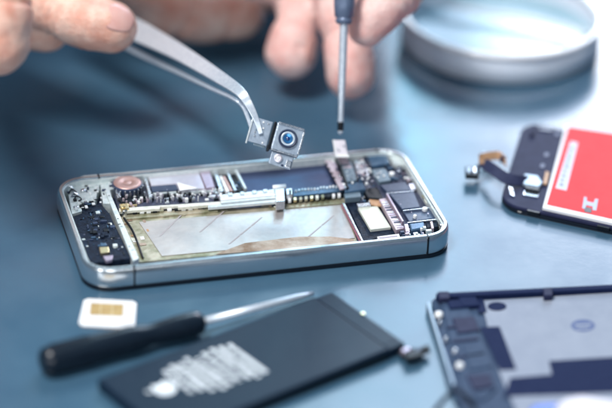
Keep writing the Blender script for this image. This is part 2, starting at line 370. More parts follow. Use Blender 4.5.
# -- flex strip with round holes, lifted tab
fl = part('flex_strip', [(324.5, 160), (332, 158.5), (346, 188), (340, 189.5)], .60, 'cable_pink', th=.05)
for k in range(4):
    c = at(326.3+k*2.6, 164+k*4.6, .606); bm = lathe(B(), [(0, .004), (.055, .004), (.06, -.01)], c, n=14); obj('rivet', bm, 'black_plastic', fl)
for k in range(10):
    part('flex_contact', [(331.3+k*1.35, 160+k*2.9), (334+k*1.35, 159.8+k*2.9), (334.6+k*1.35, 161.4+k*2.9), (332+k*1.35, 161.8+k*2.9)], .62, rn2.choice(['bright_tin', 'white_pad', 'chip', 'mauve_foil']), th=.04, bevel=.006)
part('flex_edge', [(334.8, 158), (336.4, 158), (349, 187), (347, 187.6)], .64, 'black_plastic', th=.08)
# lifted connector on its ribbon, touched by the driver
a0, a1 = at(345, 163, .62), at(341.5, 156, .95); tip = atd(338.7, 140, (a1-CP).dot(FW)+.1)
bm = B(); ribbon(bm, bez([a0+Vector((0, -.3, -.02)), a0, a1, a1.lerp(tip, .5)], 8), RT*.15, .02, -FW); tb = obj('lifted_connector', bm, 'cable_pink', PH)
bm = B(); mm = Matrix((RT, (tip-a1).normalized(), RT.cross((tip-a1).normalized()))).transposed()
ctr = a1.lerp(tip, .5); box(bm, ctr-FW*.08, (.42, .52, .08), mm); obj('connector_plate', bm, 'lilac_shield', tb, bevel=.02)
bm = B(); box(bm, ctr-FW*.13-RT*.17, (.05, .54, .06), mm); obj('plate_edge', bm, 'white_pad', tb, bevel=.01)
bm = B(); box(bm, a1-FW*.11+RT*.02, (.44, .09, .07), mm); obj('plate_edge', bm, 'white_pad', tb, bevel=.01)
for k in range(3):
    bm = B(); box(bm, ctr-FW*.13+RT*rn2.uniform(-.1, .17)+UP*rn2.uniform(-.17, .2), (rn2.uniform(.04, .1), .05, .03), mm); obj('solder_dot', bm, rn2.choice(['chip', 'bright_tin', 'teal']), tb)
# -- shields right of the strip
part('board_arm', [(335, 160), (372, 154), (392, 190), (346, 192)], .40, 'board', th=.15)
part('small_shield', [(340, 162.5), (351.5, 161.5), (356.5, 180), (347, 181.5)], .60, 'chip_grey', th=.2, bevel=.02)
part('small_shield', [(354, 160), (365, 161), (369, 176), (357, 177.5)], .58, 'bright_tin', th=.2, bevel=.02)
scatter('capacitor', [(352, 160), (368, 158), (375, 184), (360, 186)], 26, .58, ['bright_tin', 'white_pad', 'chip', 'cable_pink', 'teal'], .05, .16, .06, rn=rn2)
scatter('solder_dot', [(342, 164), (351, 163), (355, 179), (348, 180)], 10, .60, ['white_pad', 'bright_tin', 'chip'], .04, .09, .02, rn=rn2)
part('connector_block', [(343, 184), (362, 181.5), (366, 189), (345, 192)], .54, 'teal', th=.2, bevel=.02)
part('connector_block', [(344, 193.5), (360, 191.5), (361, 196.5), (345, 198)], .48, 'chip_grey', th=.2, bevel=.02)
part('earpiece', [(364, 154.5), (386, 151), (390, 163), (370, 166.5)], .60, 'teal', th=.35, bevel=.05)
part('earpiece', [(362, 153), (366, 152.5), (372, 166), (368, 167)], .62, 'navy_plastic', th=.3, bevel=.02)
part('corner_plate', [(388, 151.5), (397, 153), (404, 165), (393, 163)], .60, 'bracket_tin', th=.3, bevel=.02)
part('small_shield', [(371, 169.5), (385, 167.8), (391, 180), (379, 182)], .58, 'chip_grey', th=.16, bevel=.02)
# dark square end of the board
ub = part('upper_board', [(366, 165), (401, 163), (416, 188), (446, 222), (412, 230), (396, 231), (386, 206), (378, 190)], .44, 'board', th=.2)
part('processor', [(389, 193.5), (414, 191.5), (420, 207), (402, 209)], .58, 'chip', th=.14, bevel=.02)
part('processor', [(380, 184.8), (405, 181.8), (413, 189.8), (387, 191.8)], .57, 'chip', th=.13, bevel=.02)
part('memory_chip', [(403, 211.6), (437, 208), (444, 217), (409, 221.5)], .54, 'chip', th=.12, bevel=.02)
part('shield_line', [(386, 192.6), (414, 190.4), (414.2, 191.1), (386.3, 193.4)], .60, 'bright_tin', th=.1)
part('shield_line', [(386, 193.5), (388, 193.5), (404, 221), (402, 221.5)], .61, 'mauve_foil', th=.15)
part('shield_line', [(402.5, 210), (438, 206.2), (438.2, 206.9), (402.8, 210.8)], .60, 'bright_tin', th=.1)
part('shield_line', [(407, 222), (444, 217.7), (444.2, 218.6), (407.3, 222.9)], .60, 'bright_tin', th=.1)
for (a, b, r_, m) in ((424.9, 208.2, .085, 'white_pad'), (415, 215.6, .06, 'white_pad'), (427, 196, .09, 'bright_tin'), (420, 187.3, .055, 'white_pad'), (392, 173, .09, 'white_pad'), (399, 171, .05, 'bright_tin'), (412, 178.5, .05, 'bright_tin')):
    c = at(a, b, .62); bm = lathe(B(), [(0, .01), (r_*.3, .01), (r_*.35, .02), (r_*.8, .02), (r_, 0), (r_, -.08)], c, n=18); obj('screw', bm, m, PH)
c = at(427, 196.4, .60); bm = lathe(B(), [(.10, 0), (.11, .02), (.16, .02), (.17, 0)], c, n=18, closed=True); obj('ground_ring', bm, 'bay_green', PH)
part('ground_tab', [(424, 199), (431, 198), (433, 201.5), (426, 202.5)], .60, 'cream', th=.08)
part('ground_tab', [(408.5, 184), (413.5, 183), (416, 188.5), (411, 189.5)], .60, 'lilac_shield', th=.08)
scatter('capacitor', [(404, 168), (414, 180), (440, 214), (436, 218)], 0, .5, ['chip'], .05, .1, .05)
scatter('resistor', [(394, 166), (403, 166), (444, 216), (430, 206)], 30, .46, ['bright_tin', 'chip', 'white_pad', 'mauve_foil', 'black_plastic', 'cable_pink', 'black_plastic'], .05, .15, .12, rn=rn2)
scatter('inductor', [(382, 166), (395, 165), (400, 180), (390, 182)], 10, .46, ['chip', 'teal', 'black_plastic'], .08, .2, .12, rn=rn2)
# near right corner clutter
part('audio_socket', [(409, 223.5), (424, 221.5), (425, 227.5), (411, 230)], .58, 'teal', th=.35, bevel=.04)
part('socket_frame', [(404, 224), (408, 223.5), (410, 232), (406, 232.5)], .58, 'mauve_foil', th=.3)
part('socket_frame', [(426, 222), (438, 220.5), (438, 226.5), (427, 228)], .54, 'navy_plastic', th=.25)
part('socket_frame', [(430, 221.5), (432.5, 221), (434, 228), (431.5, 228.5)], .60, 'cable_pink', th=.3)
zz = [at(a, b, .62) for a, b in ((439, 221), (445, 220), (440, 225), (446.5, 224.5), (441, 229), (447, 227))]
bm = tube(B(), bez(zz, 6), .04, 8); obj('spring_wire', bm, 'bright_tin', PH, smooth=True)
scatter('contact', [(398, 231), (428, 228), (432, 234), (402, 237)], 20, .50, ['bright_tin', 'white_pad', 'bracket_tin', 'chip', 'cable_pink'], .06, .18, .12, rn=rn2)
scatter('contact', [(436, 214), (445, 214), (448, 226), (438, 228)], 12, .52, ['bright_tin', 'black_plastic', 'chip', 'mauve_foil'], .05, .14, .12, rn=rn2)
# dark bay with cream label
part('battery_tail_bay', [(345, 199), (358, 197), (366, 196), (380, 222), (398, 233), (364, 241)], .26, 'navy_plastic', th=.08)
part('cream_label', [(357.5, 207), (377.5, 206), (391, 227), (370.5, 229.5)], .36, 'cream', th=.1, bevel=.015)
part('label_edge', [(356.5, 203.5), (369, 202.5), (371, 205.6), (358, 206.8)], .42, 'bright_tin', th=.12)
part('amber_flex', [(369, 198.5), (379, 199.5), (383, 206), (371, 204.5)], .40, 'amber', th=.05)
part('dark_block', [(362, 189), (378, 187), (384, 199), (368, 197.5)], .46, 'black_plastic', th=.25, bevel=.03)
scatter('contact', [(355, 198), (370, 196), (372, 203), (358, 204)], 10, .34, ['bright_tin', 'chip', 'teal', 'white_pad'], .05, .15, .08, rn=rn2)
part('braided_strip', [(379, 199), (386, 198), (404, 228), (396, 230)], .50, 'cable_pink', th=.18)
for k in range(11):
    x, y = 381.5+k*1.55, 202+k*2.45
    part('braid_rung', [(x, y), (x+6, y-.5), (x+6.5, y+.5), (x+.5, y+1)], .515, rn2.choice(['mauve_foil', 'bright_tin', 'chip']), th=.02, bevel=0)
part('edge_chip', [(377, 236.5), (399, 233.5), (400, 236.5), (379, 239.8)], .40, 'white_pad', th=.08)
part('edge_chip', [(379, 236.9), (397, 234.6), (397.5, 235.9), (379.6, 238.2)], .42, 'mauve_foil', th=.04)
# dark camera cavity floor step
part('cavity_plate', [(235, 164.5), (327, 156.5), (342, 186), (292, 190.5), (247, 192)], .45, 'navy_tray', th=.2, bevel=.01)
part('far_ledge', [(110, 173.5), (232, 162.5), (233, 166), (111, 176.5)], .64, 'bracket_tin', th=.3, bevel=.02)
scatter('speck', [(116, 173), (230, 163), (230, 165), (116, 175)], 16, .64, ['bright_tin', 'white_pad', 'bay_green', 'bracket_tin', 'black_plastic'], .06, .22, .05, rn=rn2)
scatter('speck', [(250, 161.5), (330, 154), (330, 155), (250, 162.4)], 8, .60, ['bright_tin', 'bracket_tin', 'white_pad'], .1, .3, .06, rn=rn2)


scatter('diode', [(149, 193.5), (219, 189.5), (222, 200), (151, 203.5)], 60, .42, ['white_pad', 'bright_tin', 'black_plastic', 'clear_film', 'lilac_shield'], .035, .10, .20, rn=rn2)
scatter('transistor', [(121, 196), (150, 193), (152, 205), (123, 208)], 26, .42, ['bright_tin', 'black_plastic', 'white_pad', 'cable_pink'], .04, .11, .18, rn=rn2)
scatter('transistor', [(340, 158), (398, 154), (414, 180), (352, 190)], 50, .56, ['bright_tin', 'chip', 'teal', 'white_pad', 'black_plastic', 'navy_plastic'], .035, .12, .08, rn=rn2)
scatter('diode', [(416, 186), (424, 186), (446, 218), (438, 219)], 34, .50, ['bright_tin', 'chip', 'mauve_foil', 'white_pad', 'black_plastic'], .035, .10, .12, rn=rn2)
scatter('test_pad', [(76, 214), (108, 212), (128, 252), (86, 256)], 60, .505, ['chip', 'teal', 'black_plastic', 'board', 'bracket_tin', 'black_plastic'], .03, .12, .04, rn=rn2)
scatter('test_pad', [(390, 194), (440, 210), (444, 217), (408, 221)], 10, .59, ['chip_grey', 'mauve_foil'], .03, .06, .02, rn=rn2)
scatter('debris', [(66, 184), (114, 174), (116, 186), (72, 214)], 60, .57, ['white_pad', 'bright_tin', 'black_plastic', 'bracket_tin', 'clear_film', 'chip'], .03, .16, .07, rn=rn2)
scatter('adhesive_fleck', [(122, 217), (146, 216), (166, 254), (142, 260)], 9, .262, ['white_pad', 'cream', 'bay_gold', 'amber'], .06, .22, .02, rn=rn2)
scatter('adhesive_fleck', [(150, 214), (285, 203), (287, 206), (152, 217)], 10, .28, ['cream', 'bay_gold', 'clear_film', 'bay_green'], .06, .3, .02, rn=rn2)

scatter('ledge_contact', [(402, 160), (406, 160), (449, 222), (445, 224)], 44, .66, ['bright_tin', 'bracket_tin', 'white_pad', 'black_plastic', 'chip', 'clear_film'], .04, .16, .07, rn=rn2, ang=1.5)
scatter('ledge_clip', [(64, 196), (67, 196), (90, 262), (86, 262)], 30, .66, ['bright_tin', 'bracket_tin', 'black_plastic', 'chip'], .04, .13, .07, rn=rn2, ang=1.5)

# ------------------------------------------------------------------ camera module in the tweezers
mc = at(288, 139.5, 2.35); DM = (mc-CP).dot(FW)
ca = R(-15.5); mx_ = (RT*math.cos(ca)+UP*math.sin(ca)); my_ = (UP*math.cos(ca)-RT*math.sin(ca)); mz_ = -FW
tl = Matrix.Rotation(R(-8), 3, mx_) @ Matrix.Rotation(R(5), 3, my_)
mx_, my_, mz_ = tl@mx_, tl@my_, tl@mz_
MM = Matrix((mx_, my_, mz_)).transposed()
CM = thing('camera_module', mc, 'tiny silver camera module with a blue lens, held in the tips of the tweezers', 'camera module')
def lb_(x, y, z): return mc + MM@Vector((x*1.12, y*1.12, z))
def mbox(name, c, s, m, par=None, bevel=.02):
    bm = B(); box(bm, lb_(*c), (s[0]*1.1, s[1]*1.1, s[2]), MM); return obj(name, bm, m, par or CM, bevel=bevel)
mbox('housing', (0, 0, -.16), (.84, .84, .26), 'module_grey', bevel=.06)
bm = B(); outer = [(-.42, -.42), (.42, -.42), (.42, .42), (-.42, .42)]
for (x, y, w, h) in ((0, .39, .84, .06), (0, -.39, .84, .06), (.39, 0, .06, .72)): box(bm, lb_(x, y, -.02), (w, h, .08), MM)
obj('bezel', bm, 'bright_tin', CM, bevel=.015)
bar = B(); lathe(bar, [(.30, -.06), (.30, .04), (.27, .07), (.235, .05), (.235, -.02)], lb_(-.01, .02, 0), mz_, 40); barrel = obj('lens_barrel', bar, 'chip', CM)
bm = lathe(B(), [(.235, -.01), (.225, .045), (.17, .03), (.15, -.01)], lb_(-.01, .02, 0), mz_, 40); obj('lens_ring', bm, 'lens_white', barrel, smooth=True)
bm = lathe(B(), [(.155, .03), (.07, .014), (.062, .0)], lb_(-.01, .02, 0), mz_, 32); obj('iris', bm, 'lens_iris', barrel)
bm = lathe(B(), [(.066, .004), (.045, .02), (0, .028)], lb_(-.01, .02, 0), mz_, 32); obj('lens', bm, 'lens_glass', barrel, smooth=True)
mbox('side_wall', (-.46, -.03, -.16), (.07, .86, .34), 'black_plastic')
mbox('notch', (-.47, -.36, -.06), (.10, .12, .2), 'black_plastic')
fl2 = mbox('flash_board', (-.02, -.60, -.14), (.66, .38, .14), 'module_grey', bevel=.03)
bm = lathe(B(), [(.13, .0), (.13, .06), (.09, .07), (.075, .03)], lb_(-.12, -.58, -.07), mz_, 28); obj('flash_ring', bm, 'lilac_shield', fl2)
bm = lathe(B(), [(.075, .03), (.04, .055), (0, .06)], lb_(-.12, -.58, -.07), mz_, 24); obj('flash_lens', bm, 'white_pad', fl2, smooth=True)
mbox('flash_contact', (.20, -.66, -.06), (.16, .20, .06), 'bright_tin', fl2)
mbox('flash_contact', (.04, -.74, -.06), (.08, .06, .06), 'chip', fl2)
mbox('flex_plate', (-.80, .02, -.16), (.56, .72, .05), 'module_grey', bevel=.015)
mbox('flex_plate_edge', (-1.10, -.05, -.14), (.05, .74, .09), 'clear_film')
mbox('flex_tail', (-.72, -.30, -.20), (.34, .2, .04), 'chip_grey')
for k in range(7): mbox('solder_dot', (-.95+rn2.random()*.35, -.28+rn2.random()*.6, -.125), (.05, .05, .02), rn2.choice(['chip_grey', 'bright_tin', 'white_pad']), bevel=.005)

# ------------------------------------------------------------------ tweezers
tipw = lb_(-.80, .08, -.10)
TW = thing('tweezers', tipw, 'angled steel tweezers gripped between finger and thumb', 'tweezers')
def arm(ptsw, wid, wd, th, name):
    """ptsw: px,py,depth,half width cm"""
    P = [atd(a, b, d) for a, b, d, h in ptsw]; H = [h for *_, h in ptsw]
    Q = bez(P, 10); n = len(Q); WV, NN = [], []
    for i in range(n):
        t = i/10; k = min(int(t), len(H)-2); h = H[k]+(H[k+1]-H[k])*(t-k)
        d = (Q[min(i+1, n-1)]-Q[max(i-1, 0)]).normalized()
        nn = (-FW+UP*.35*wd).normalized(); s = d.cross(nn).normalized(); nn = s.cross(d)
        WV.append(s*h); NN.append(nn)
    bm = B(); ribbon(bm, Q, WV, th, NN); return obj(name, bm, 'steel_smooth', TW, bevel=.02, seg=2)
D0 = (tipw-CP).dot(FW)
arm([(261, 134, D0-.02, .07), (256, 119, D0-.05, .09), (248, 103, D0, .13), (239, 91, D0+.2, .17), (218, 76.5, D0+1.2, .22), (180, 53, D0+3.2, .29), (141, 32.5, D0+4.9, .38), (90, 8, D0+6.6, .42), (30, -22, D0+8.5, .44)], 0, 1, .09, 'upper_arm')
arm([(254, 139, D0+.25, .05), (250, 124, D0+.3, .06), (243, 107, D0+.4, .06), (233, 98.5, D0+.6, .06), (212, 89, D0+1.7, .06), (177, 72, D0+3.7, .07), (138, 53, D0+5.4, .09), (88, 25, D0+7.1, .1), (28, -14, D0+9, .1)], 0, 1, .12, 'lower_arm')

# ------------------------------------------------------------------ hands
def hand(name, chains, voxel, m, label, kd=1, creases=()):
    bm = B()
    for ch in chains:
        Q = [(atd(a, b, d*kd), r*kd) for a, b, d, r in ch]
        P = bez([p for p, r in Q], 8); n = len(P); rad = []
        for i in range(n):
            k = min(i//8, len(Q)-2); t = i/8-k; t = t*t*(3-2*t); rad.append(Q[k][1]+(Q[k+1][1]-Q[k][1])*t)
        d0 = (P[0]-P[1]).normalized(); cap, cr_ = [], []
        for k in range(7):                                  # rounded tip
            a = R(86-k*14); cap.append(P[0]+d0*rad[0]*math.sin(a)); cr_.append(rad[0]*math.cos(a))
        P = cap+P; rad = cr_+rad
        tube(bm, P, rad, 28, up=FW)
    org = atd(*chains[0][0][:3]); o = obj(name, bm, m, None, origin=org, smooth=True)
    r = o.modifiers.new('remesh', 'REMESH'); r.mode = 'VOXEL'; r.voxel_size = voxel; r.use_smooth_shade = True
    s = o.modifiers.new('smooth', 'SMOOTH'); s.factor = .5; s.iterations = 6
    dg = bpy.context.evaluated_depsgraph_get(); me = bpy.data.meshes.new_from_object(o.evaluated_get(dg)); old = o.data
    o.modifiers.clear(); o.data = me; bpy.data.meshes.remove(old); me.name = name
    # slow undulation and flexion creases in the surface itself
    nrm = [v.normal.copy() for v in me.vertices]
    cz = [(atd(a, b, dd*kd)-org, (atd(a2, b2, d2*kd)-atd(a, b, dd*kd)).normalized(), rr*kd, dep, wd) for a, b, dd, a2, b2, d2, rr, dep, wd in creases]
    for v, vn in zip(me.vertices, nrm):
        for cp, cax, crr, dep, wd in cz:
            q = v.co-cp
            if q.length < crr*1.9:
                h = q.dot(cax)+noise.noise(v.co*1.7)*.10; v.co -= vn*dep*math.exp(-(h/wd)**2)
        d = noise.noise(v.co*1.1)*.055 + noise.noise(v.co*3.2)*.018
        v.co += vn*d
    for p in me.polygons: p.use_smooth = True
    return tag(o, label, 'hand')
def nail(parent, c, ax, nr, r, wang, length, off=1.01, shift=0):
    """curved plate on a fingertip: c pulp centre, ax towards the tip, nr outward over the nail"""
    ax = ax.normalized(); nr = (nr-ax*nr.dot(ax)).normalized(); sd = ax.cross(nr); bm = B(); g_ = []
    nu, nv = 14, 12
    for i in range(nu+1):
        row = []; u = i/nu; x = shift+length*(u-.62)
        for j in range(nv+1):
            v = -1+2*j/nv; wsc = wang*(1-.25*abs(v)*0)*(math.sqrt(max(0, 1-((u-.5)*2)**4))*.85+.15)
            a = v*wsc; rr = r*off*(1 if x < 0 else math.sqrt(max(.10, 1-(x/(r*1.04))**2)))
            row.append(bm.verts.new(c+ax*x+nr*rr*math.cos(a)+sd*rr*math.sin(a)))
        g_.append(row)
    for i in range(nu):
        for j in range(nv): bm.faces.new((g_[i][j], g_[i+1][j], g_[i+1][j+1], g_[i][j+1]))
    o = obj('fingernail', bm, 'nail', parent, smooth=True); so = o.modifiers.new('s', 'SOLIDIFY'); so.thickness = .035; so.offset = 0
    return o
H1 = hand('hand', [
    [(111, 27, 78.6, .84), (88, 21, 78.6, .90), (55, 9, 78.8, .86), (12, -14, 79.4, 1.0), (-40, -48, 80.5, 1.15), (-70, -110, 83, 1.5)],
    [(-4, 42, 71.5, 1.0), (-8, 5, 71.6, 1.08), (-45, -45, 73.5, 1.15), (-70, -110, 78, 1.5)],
    [(47, 29, 80.2, .76), (10, 20, 80.2, .85), (-40, 0, 80.2, .95), (-80, -60, 82, 1.4)],
    [(238, 14, 86, .88), (195, 13, 85.5, 1.0), (150, -4, 85, 1.0), (90, -50, 84.5, 1.2), (0, -110, 84, 1.6)],
    [(180, -80, 82.5, 1.9), (100, -95, 82.5, 2.0), (0, -120, 82, 2.0)],  # palm out of view, added to shade the curled fingers behind
    [(262, -12, 87.5, .9), (200, -28, 87, 1.05), (130, -60, 86, 1.2), (0, -130, 85, 1.7)],
    [(-70, -110, 81, 2.0), (-20, -170, 84, 2.6), (20, -260, 90, 2.5)]],
    .10, 'skin', 'bare hand at the upper left pinching the tweezers, thumbnail showing', 1.03,
    [(62, 11, 78.7, 30, -5, 79, .9, .09, .09), (70, 14, 78.7, 38, -2, 79, .9, .06, .06), (54, 8, 78.7, 25, -7, 79, .9, .06, .06), (93, 22, 78.6, 60, 11, 78.7, .9, .03, .05), (-6, 12, 71.6, -8, -10, 71.7, 1.05, .08, .08),
     (185, 12, 85.4, 150, -4, 85, 1.0, .12, .12), (225, 14, 85.8, 190, 13, 85.4, .9, .07, .1)])
nail(H1, atd(111, 27, 78.6*1.03), atd(115, 28.5, 78.6)-atd(88, 21, 78.6), UP*.42-FW*.8, .865, .62, .95, 1.0, .36)
H2 = hand('hand', [
    [(350, 75, 81.6, .81), (349, 56, 81.6, .82), (345, 36, 81.8, .74), (342, 14, 82, .84), (338, -25, 83, .95), (340, -100, 86, 1.3)],
    [(291, 53, 83, .87), (293, 40, 83, .83), (297, 25, 83.2, .72), (304, -6, 84, .92), (320, -100, 87, 1.3)],
    [(367, 27, 79.3, .66), (380, 8, 79.3, .80), (402, -28, 80.6, .95), (375, -100, 86, 1.4)],
    [(258, -20, 83.5, .72), (300, -22, 84, .84), (330, -60, 86, 1.1), (335, -120, 88, 1.4)],
    [(345, -110, 88, 2.1), (335, -170, 91, 2.5), (325, -280, 97, 2.4)]],
    .10, 'skin_lit_pink', 'bare hand at the top centre holding the upright screwdriver in its fingertips', 1.03,
    [(296, 27, 83.1, 304, -6, 84, .9, .08, .08), (298, 20, 83.3, 305, -10, 84, .9, .05, .06), (345, 37, 81.8, 342, 14, 82, .9, .08, .08), (344, 30, 81.8, 342, 10, 82, .9, .05, .06), (385, -3, 79.6, 402, -28, 80.6, .9, .08, .08), (380, 4, 79.3, 395, -20, 80.3, .9, .05, .05)])
nail(H2, atd(291, 53, 83*1.03), atd(289, 62, 83)-atd(296, 26, 83.2), RT*.9-FW*.45, .88, .5, .9, .985)
nail(H2, atd(350, 75, 81.6*1.03), atd(350, 75, 81.6)-atd(350, 52, 81.6), RT*1.0-FW*.15, .84, .5, .9, .985)

# ------------------------------------------------------------------ screwdriver held upright
tipd = at(340.3, 134, 1.55); DT = (tipd-CP).dot(FW); q22 = atd(343.9, 22, 80.6)
ax = (q22-tipd).normalized()
SD = thing('screwdriver', tipd, 'slim screwdriver with a slate blue handle held upright over the phone', 'screwdriver')
Ls = (q22-tipd).length
bm = lathe(B(), [(0, 0), (.055, .0), (.085, .06), (.10, .35), (.088, .5), (.085, .9), (.12, 1.6), (.135, Ls*.8), (.135, Ls+.2)], tipd, ax, 24); obj('shaft', bm, 'steel_smooth', SD, smooth=True)
bm = lathe(B(), [(.087, .1), (.094, .12), (.107, .36), (.10, .38)], tipd, ax, 20); obj('bit', bm, 'black_plastic', SD, smooth=True)
bm = lathe(B(), [(0, -.06), (.22, -.06), (.27, 0), (.28, .08), (.25, .11), (.25, .14), (.31, .18), (.345, .6), (.36, 2.2), (.36, 5.5), (.30, 6.6), (0, 6.7)], q22, ax, 32); obj('handle', bm, 'driver_blue', SD, smooth=True)

# ------------------------------------------------------------------ screwdriver lying behind the battery
h0, h1 = at(52, 360, .42), at(200, 322.5, .40)
ax2 = (h1-h0).normalized(); LH = (h1-h0).length
SD2 = thing('screwdriver', (h0.x, h0.y, 0), 'black handled screwdriver lying on the table behind the battery', 'screwdriver')
bm = lathe(B(), [(0, -.32), (.26, -.32), (.38, -.24), (.42, -.05), (.42, LH*.28), (.405, LH*.40), (.42, LH*.52), (.36, LH*.60), (.30, LH*.66), (.33, LH*.72), (.37, LH*.84), (.37, LH*.95), (.33, LH), (.22, LH+.10), (.10, LH+.12)], h0, ax2, 36)
hd = obj('handle', bm, 'grip', SD2, smooth=True)
for k in range(12):
    a = k*2*math.pi/12; Mx = frame(ax2); o_ = Mx@Vector((.42*math.cos(a), .42*math.sin(a), 0)); bm = B()
    tube(bm, [h0+o_+ax2*.0, h0+o_+ax2*LH*.26], .028, 6); obj('grip_ridge', bm, 'grip', hd)
s1 = at(313, 293.5, .14)
bm = tube(B(), [h1+ax2*.02, h1.lerp(s1, .86), h1.lerp(s1, .93), s1], [.115, .105, .085, .06], 18); obj('shaft', bm, 'steel_smooth', SD2, smooth=True)

# ------------------------------------------------------------------ battery
bz = .36
bc = [at(97, 379, bz), at(331, 290.5, bz), at(404, 343.5, bz)]
bx = (bc[1]-bc[0]); BL = bx.length; bx = bx.normalized(); by = Vector((0, 0, 1)).cross(bx); BW = abs((bc[2]-bc[1]).dot(by))
bo = bc[0]-by*BW
BT = thing('battery', (bo+bx*BL/2+by*BW/2)*1.0-Vector((0, 0, bz)), 'flat black phone battery with pale printed lines lying on the table', 'battery')
def bp(u, v, z): p = bo+bx*u+by*v; return Vector((p.x, p.y, z))
def bpoly(name, uv, z0, z1, m, bevel=0, par=None):
    return obj(name, prism(B(), [bp(u, v, 0)[:2] for u, v in uv], z0, z1), m, par or BT, bevel=bevel)
cell = bpoly('cell', [(0, 0), (BL-.62, 0), (BL-.62, BW), (0, BW)], .0, bz, 'battery_wrap', .07)
bpoly('end_cap', [(BL-.618, .02), (BL, .04), (BL, BW-.04), (BL-.618, BW-.02)], .0, bz-.035, 'battery_wrap', .04)
bpoly('cap_tape', [(BL-.60, .3), (BL-.12, .3), (BL-.12, BW-.3), (BL-.60, BW-.3)], bz-.033, bz-.022, 'battery_wrap')
bpoly('side_label', [(0.1, -.012), (BL-.7, -.012), (BL-.7, -.002), (.1, -.002)], .05, bz-.09, 'battery_edge')
c = at(363, 313, bz); bm = lathe(B(), [(0, .0), (.06, .0), (.07, -.04)], c, n=14); obj('gold_dot', bm, 'gold', BT)
# printed rows run across the cell; too small to read, so each row is a line of glyph like strokes
def uv(px, py):
    p = at(px, py, bz)-bo; return p.dot(bx), p.dot(by)
rows = []
for i in range(9):                        # nine even rows of uneven length
    t = i/8; j0, j1 = ((0, 4), (-9, 6), (-4, 14), (-14, 18), (2, 10), (-8, 8), (-14, 2), (-6, 6), (-2, 0))[i]
    x0, y0, x1, y1 = 163+257*t, 158-104*t, 228+312*t, 258-78*t
    rows.append(((130+(x0+j0*.5)/4.08, 330+(y0+j0)/4.08), (130+(x1+j1*.6)/4.08, 330+(y1+j1)/4.08)))
rn3 = random.Random(5)
for (a, b) in rows:
    pr = B(); (u0_, v0_), (u1_, v1_) = uv(*a), uv(*b); um = (u0_+u1_)/2
    v = max(v0_, v1_); vend = min(v0_, v1_)
    while v > vend:
        wd = rn3.uniform(.035, .075)
        if rn3.random() > .08:
            prism(pr, [bp(um+x, y, 0)[:2] for x, y in ((-.078, v), (-.078, v-wd*.8), (.078, v-wd*.8), (.078, v))], bz+.001, bz+.004)
            if rn3.random() > .5: prism(pr, [bp(um+x, y, 0)[:2] for x, y in ((-.078, v-wd*.8), (-.078, v-wd), (-.03, v-wd), (-.03, v-wd*.8))], bz+.001, bz+.004)
        v -= wd
    obj('printed_line', pr, 'print_white', BT)
uc, vc = uv(164, 388); s = .36
apple = []
for k in range(40):
    t = 2*math.pi*k/40; rr = s*(1+.06*math.cos(2*t)-.10*math.exp(-((t-math.pi/2)/.3)**2)-.07*math.exp(-((t-3*math.pi/2)/.25)**2))
    dx = rr*math.cos(t); dy = rr*1.0*math.sin(t)
    q = math.hypot(dx-.44, dy-.03)
    if q < .21: dx = .44-math.sqrt(max(0, .21**2-(dy-.03)**2))
    apple.append((dx*.95, dy))
lg = prism(B(), [bp(uc-y, vc+x, 0)[:2] for x, y in apple], bz+.001, bz+.004)
leaf = [(.01, .36), (.02, .44), (.09, .52), (.16, .53), (.15, .45), (.09, .38)]
prism(lg, [bp(uc-y, vc+x, 0)[:2] for x, y in leaf], bz+.001, bz+.004)
obj('printed_logo', lg, 'print_white', BT)
# tail with connector at the near right corner
t0 = bp(BL-.02, .45, .16)
pa = [t0, at(402, 352, .14), at(410, 353, .12), at(420, 352, .16), at(427, 349, .24)]
bm = ribbon(B(), bez(pa, 8), Vector((.1, .22, 0)), .03, (0, 0, 1)); tl_ = obj('tail', bm, 'black_plastic', BT)
for a, b, w_, m in ((406, 351.5, .22, 'mauve_foil'), (414, 356, .36, 'black_plastic'), (425, 350, .22, 'black_plastic'), (410, 358, .24, 'black_plastic'), (418, 351, .20, 'chip')):
    c = at(a, b, .22); bm = B(); box(bm, c, (w_*1.3, w_*.8, .16), Matrix.Rotation(rn3.uniform(-.3, .6), 3, 'Z')); obj('connector', bm, m, tl_, bevel=.03)

# ------------------------------------------------------------------ sim card
SC = thing('sim_card', at(108, 313, 0), 'small white sim card with a gold chip lying in front of the phone', 'sim card')
sp_ = [(88, 298), (133.5, 300.5), (137, 303), (135, 325.5), (131, 328.5), (82, 325.5), (78.5, 322), (83.5, 300)]
obj('card', pp(sp_, .08, .0), 'white_card', SC, bevel=.02)
gc = obj('chip_contacts', pp([(91, 303), (123.5, 304.5), (123, 316), (89.5, 314.8)], .086, .079), 'sim_gold', SC, bevel=0)
for a, b in (((100.5, 303.6), (99.5, 315.2)), ((112, 304), (111.5, 315.6))):
    obj('contact_line', pp([a, (a[0]+.9, a[1]), (b[0]+.9, b[1]), b], .089, .085), 'amber_line', gc)

# ------------------------------------------------------------------ screen assembly on the right
zt = .30
SA = thing('screen_assembly', at(575, 170, 0), 'removed phone screen lying face down with a red film on its back', 'phone screen')
near0, near1, farL = at(507, 202, zt), at(612, 225, zt), at(537, 123, zt)
sxv = (near1-near0).normalized(); syv = Vector((0, 0, 1)).cross(sxv); SW = (farL-near0).dot(syv); shear = (farL-near0).dot(sxv)
Mloc = lambda x, y: (near0.x+sxv.x*(x-.17*y)+syv.x*y, near0.y+sxv.y*(x-.17*y)+syv.y*y)
x0_ = -.30
out = [Mloc(x, y) for x, y in rrect(x0_+.05, -.1, 11.4, SW+.1, .75, 10)]
obj('front_glass', prism(B(), out, 0, .12), 'black_glass', SA, bevel=.03)
out = [Mloc(x, y) for x, y in rrect(x0_+.06, -.04, 11.3, SW+.04, .7, 10)]
obj('screen_frame', prism(B(), out, .121, .24), 'lcd_back', SA, bevel=.03)
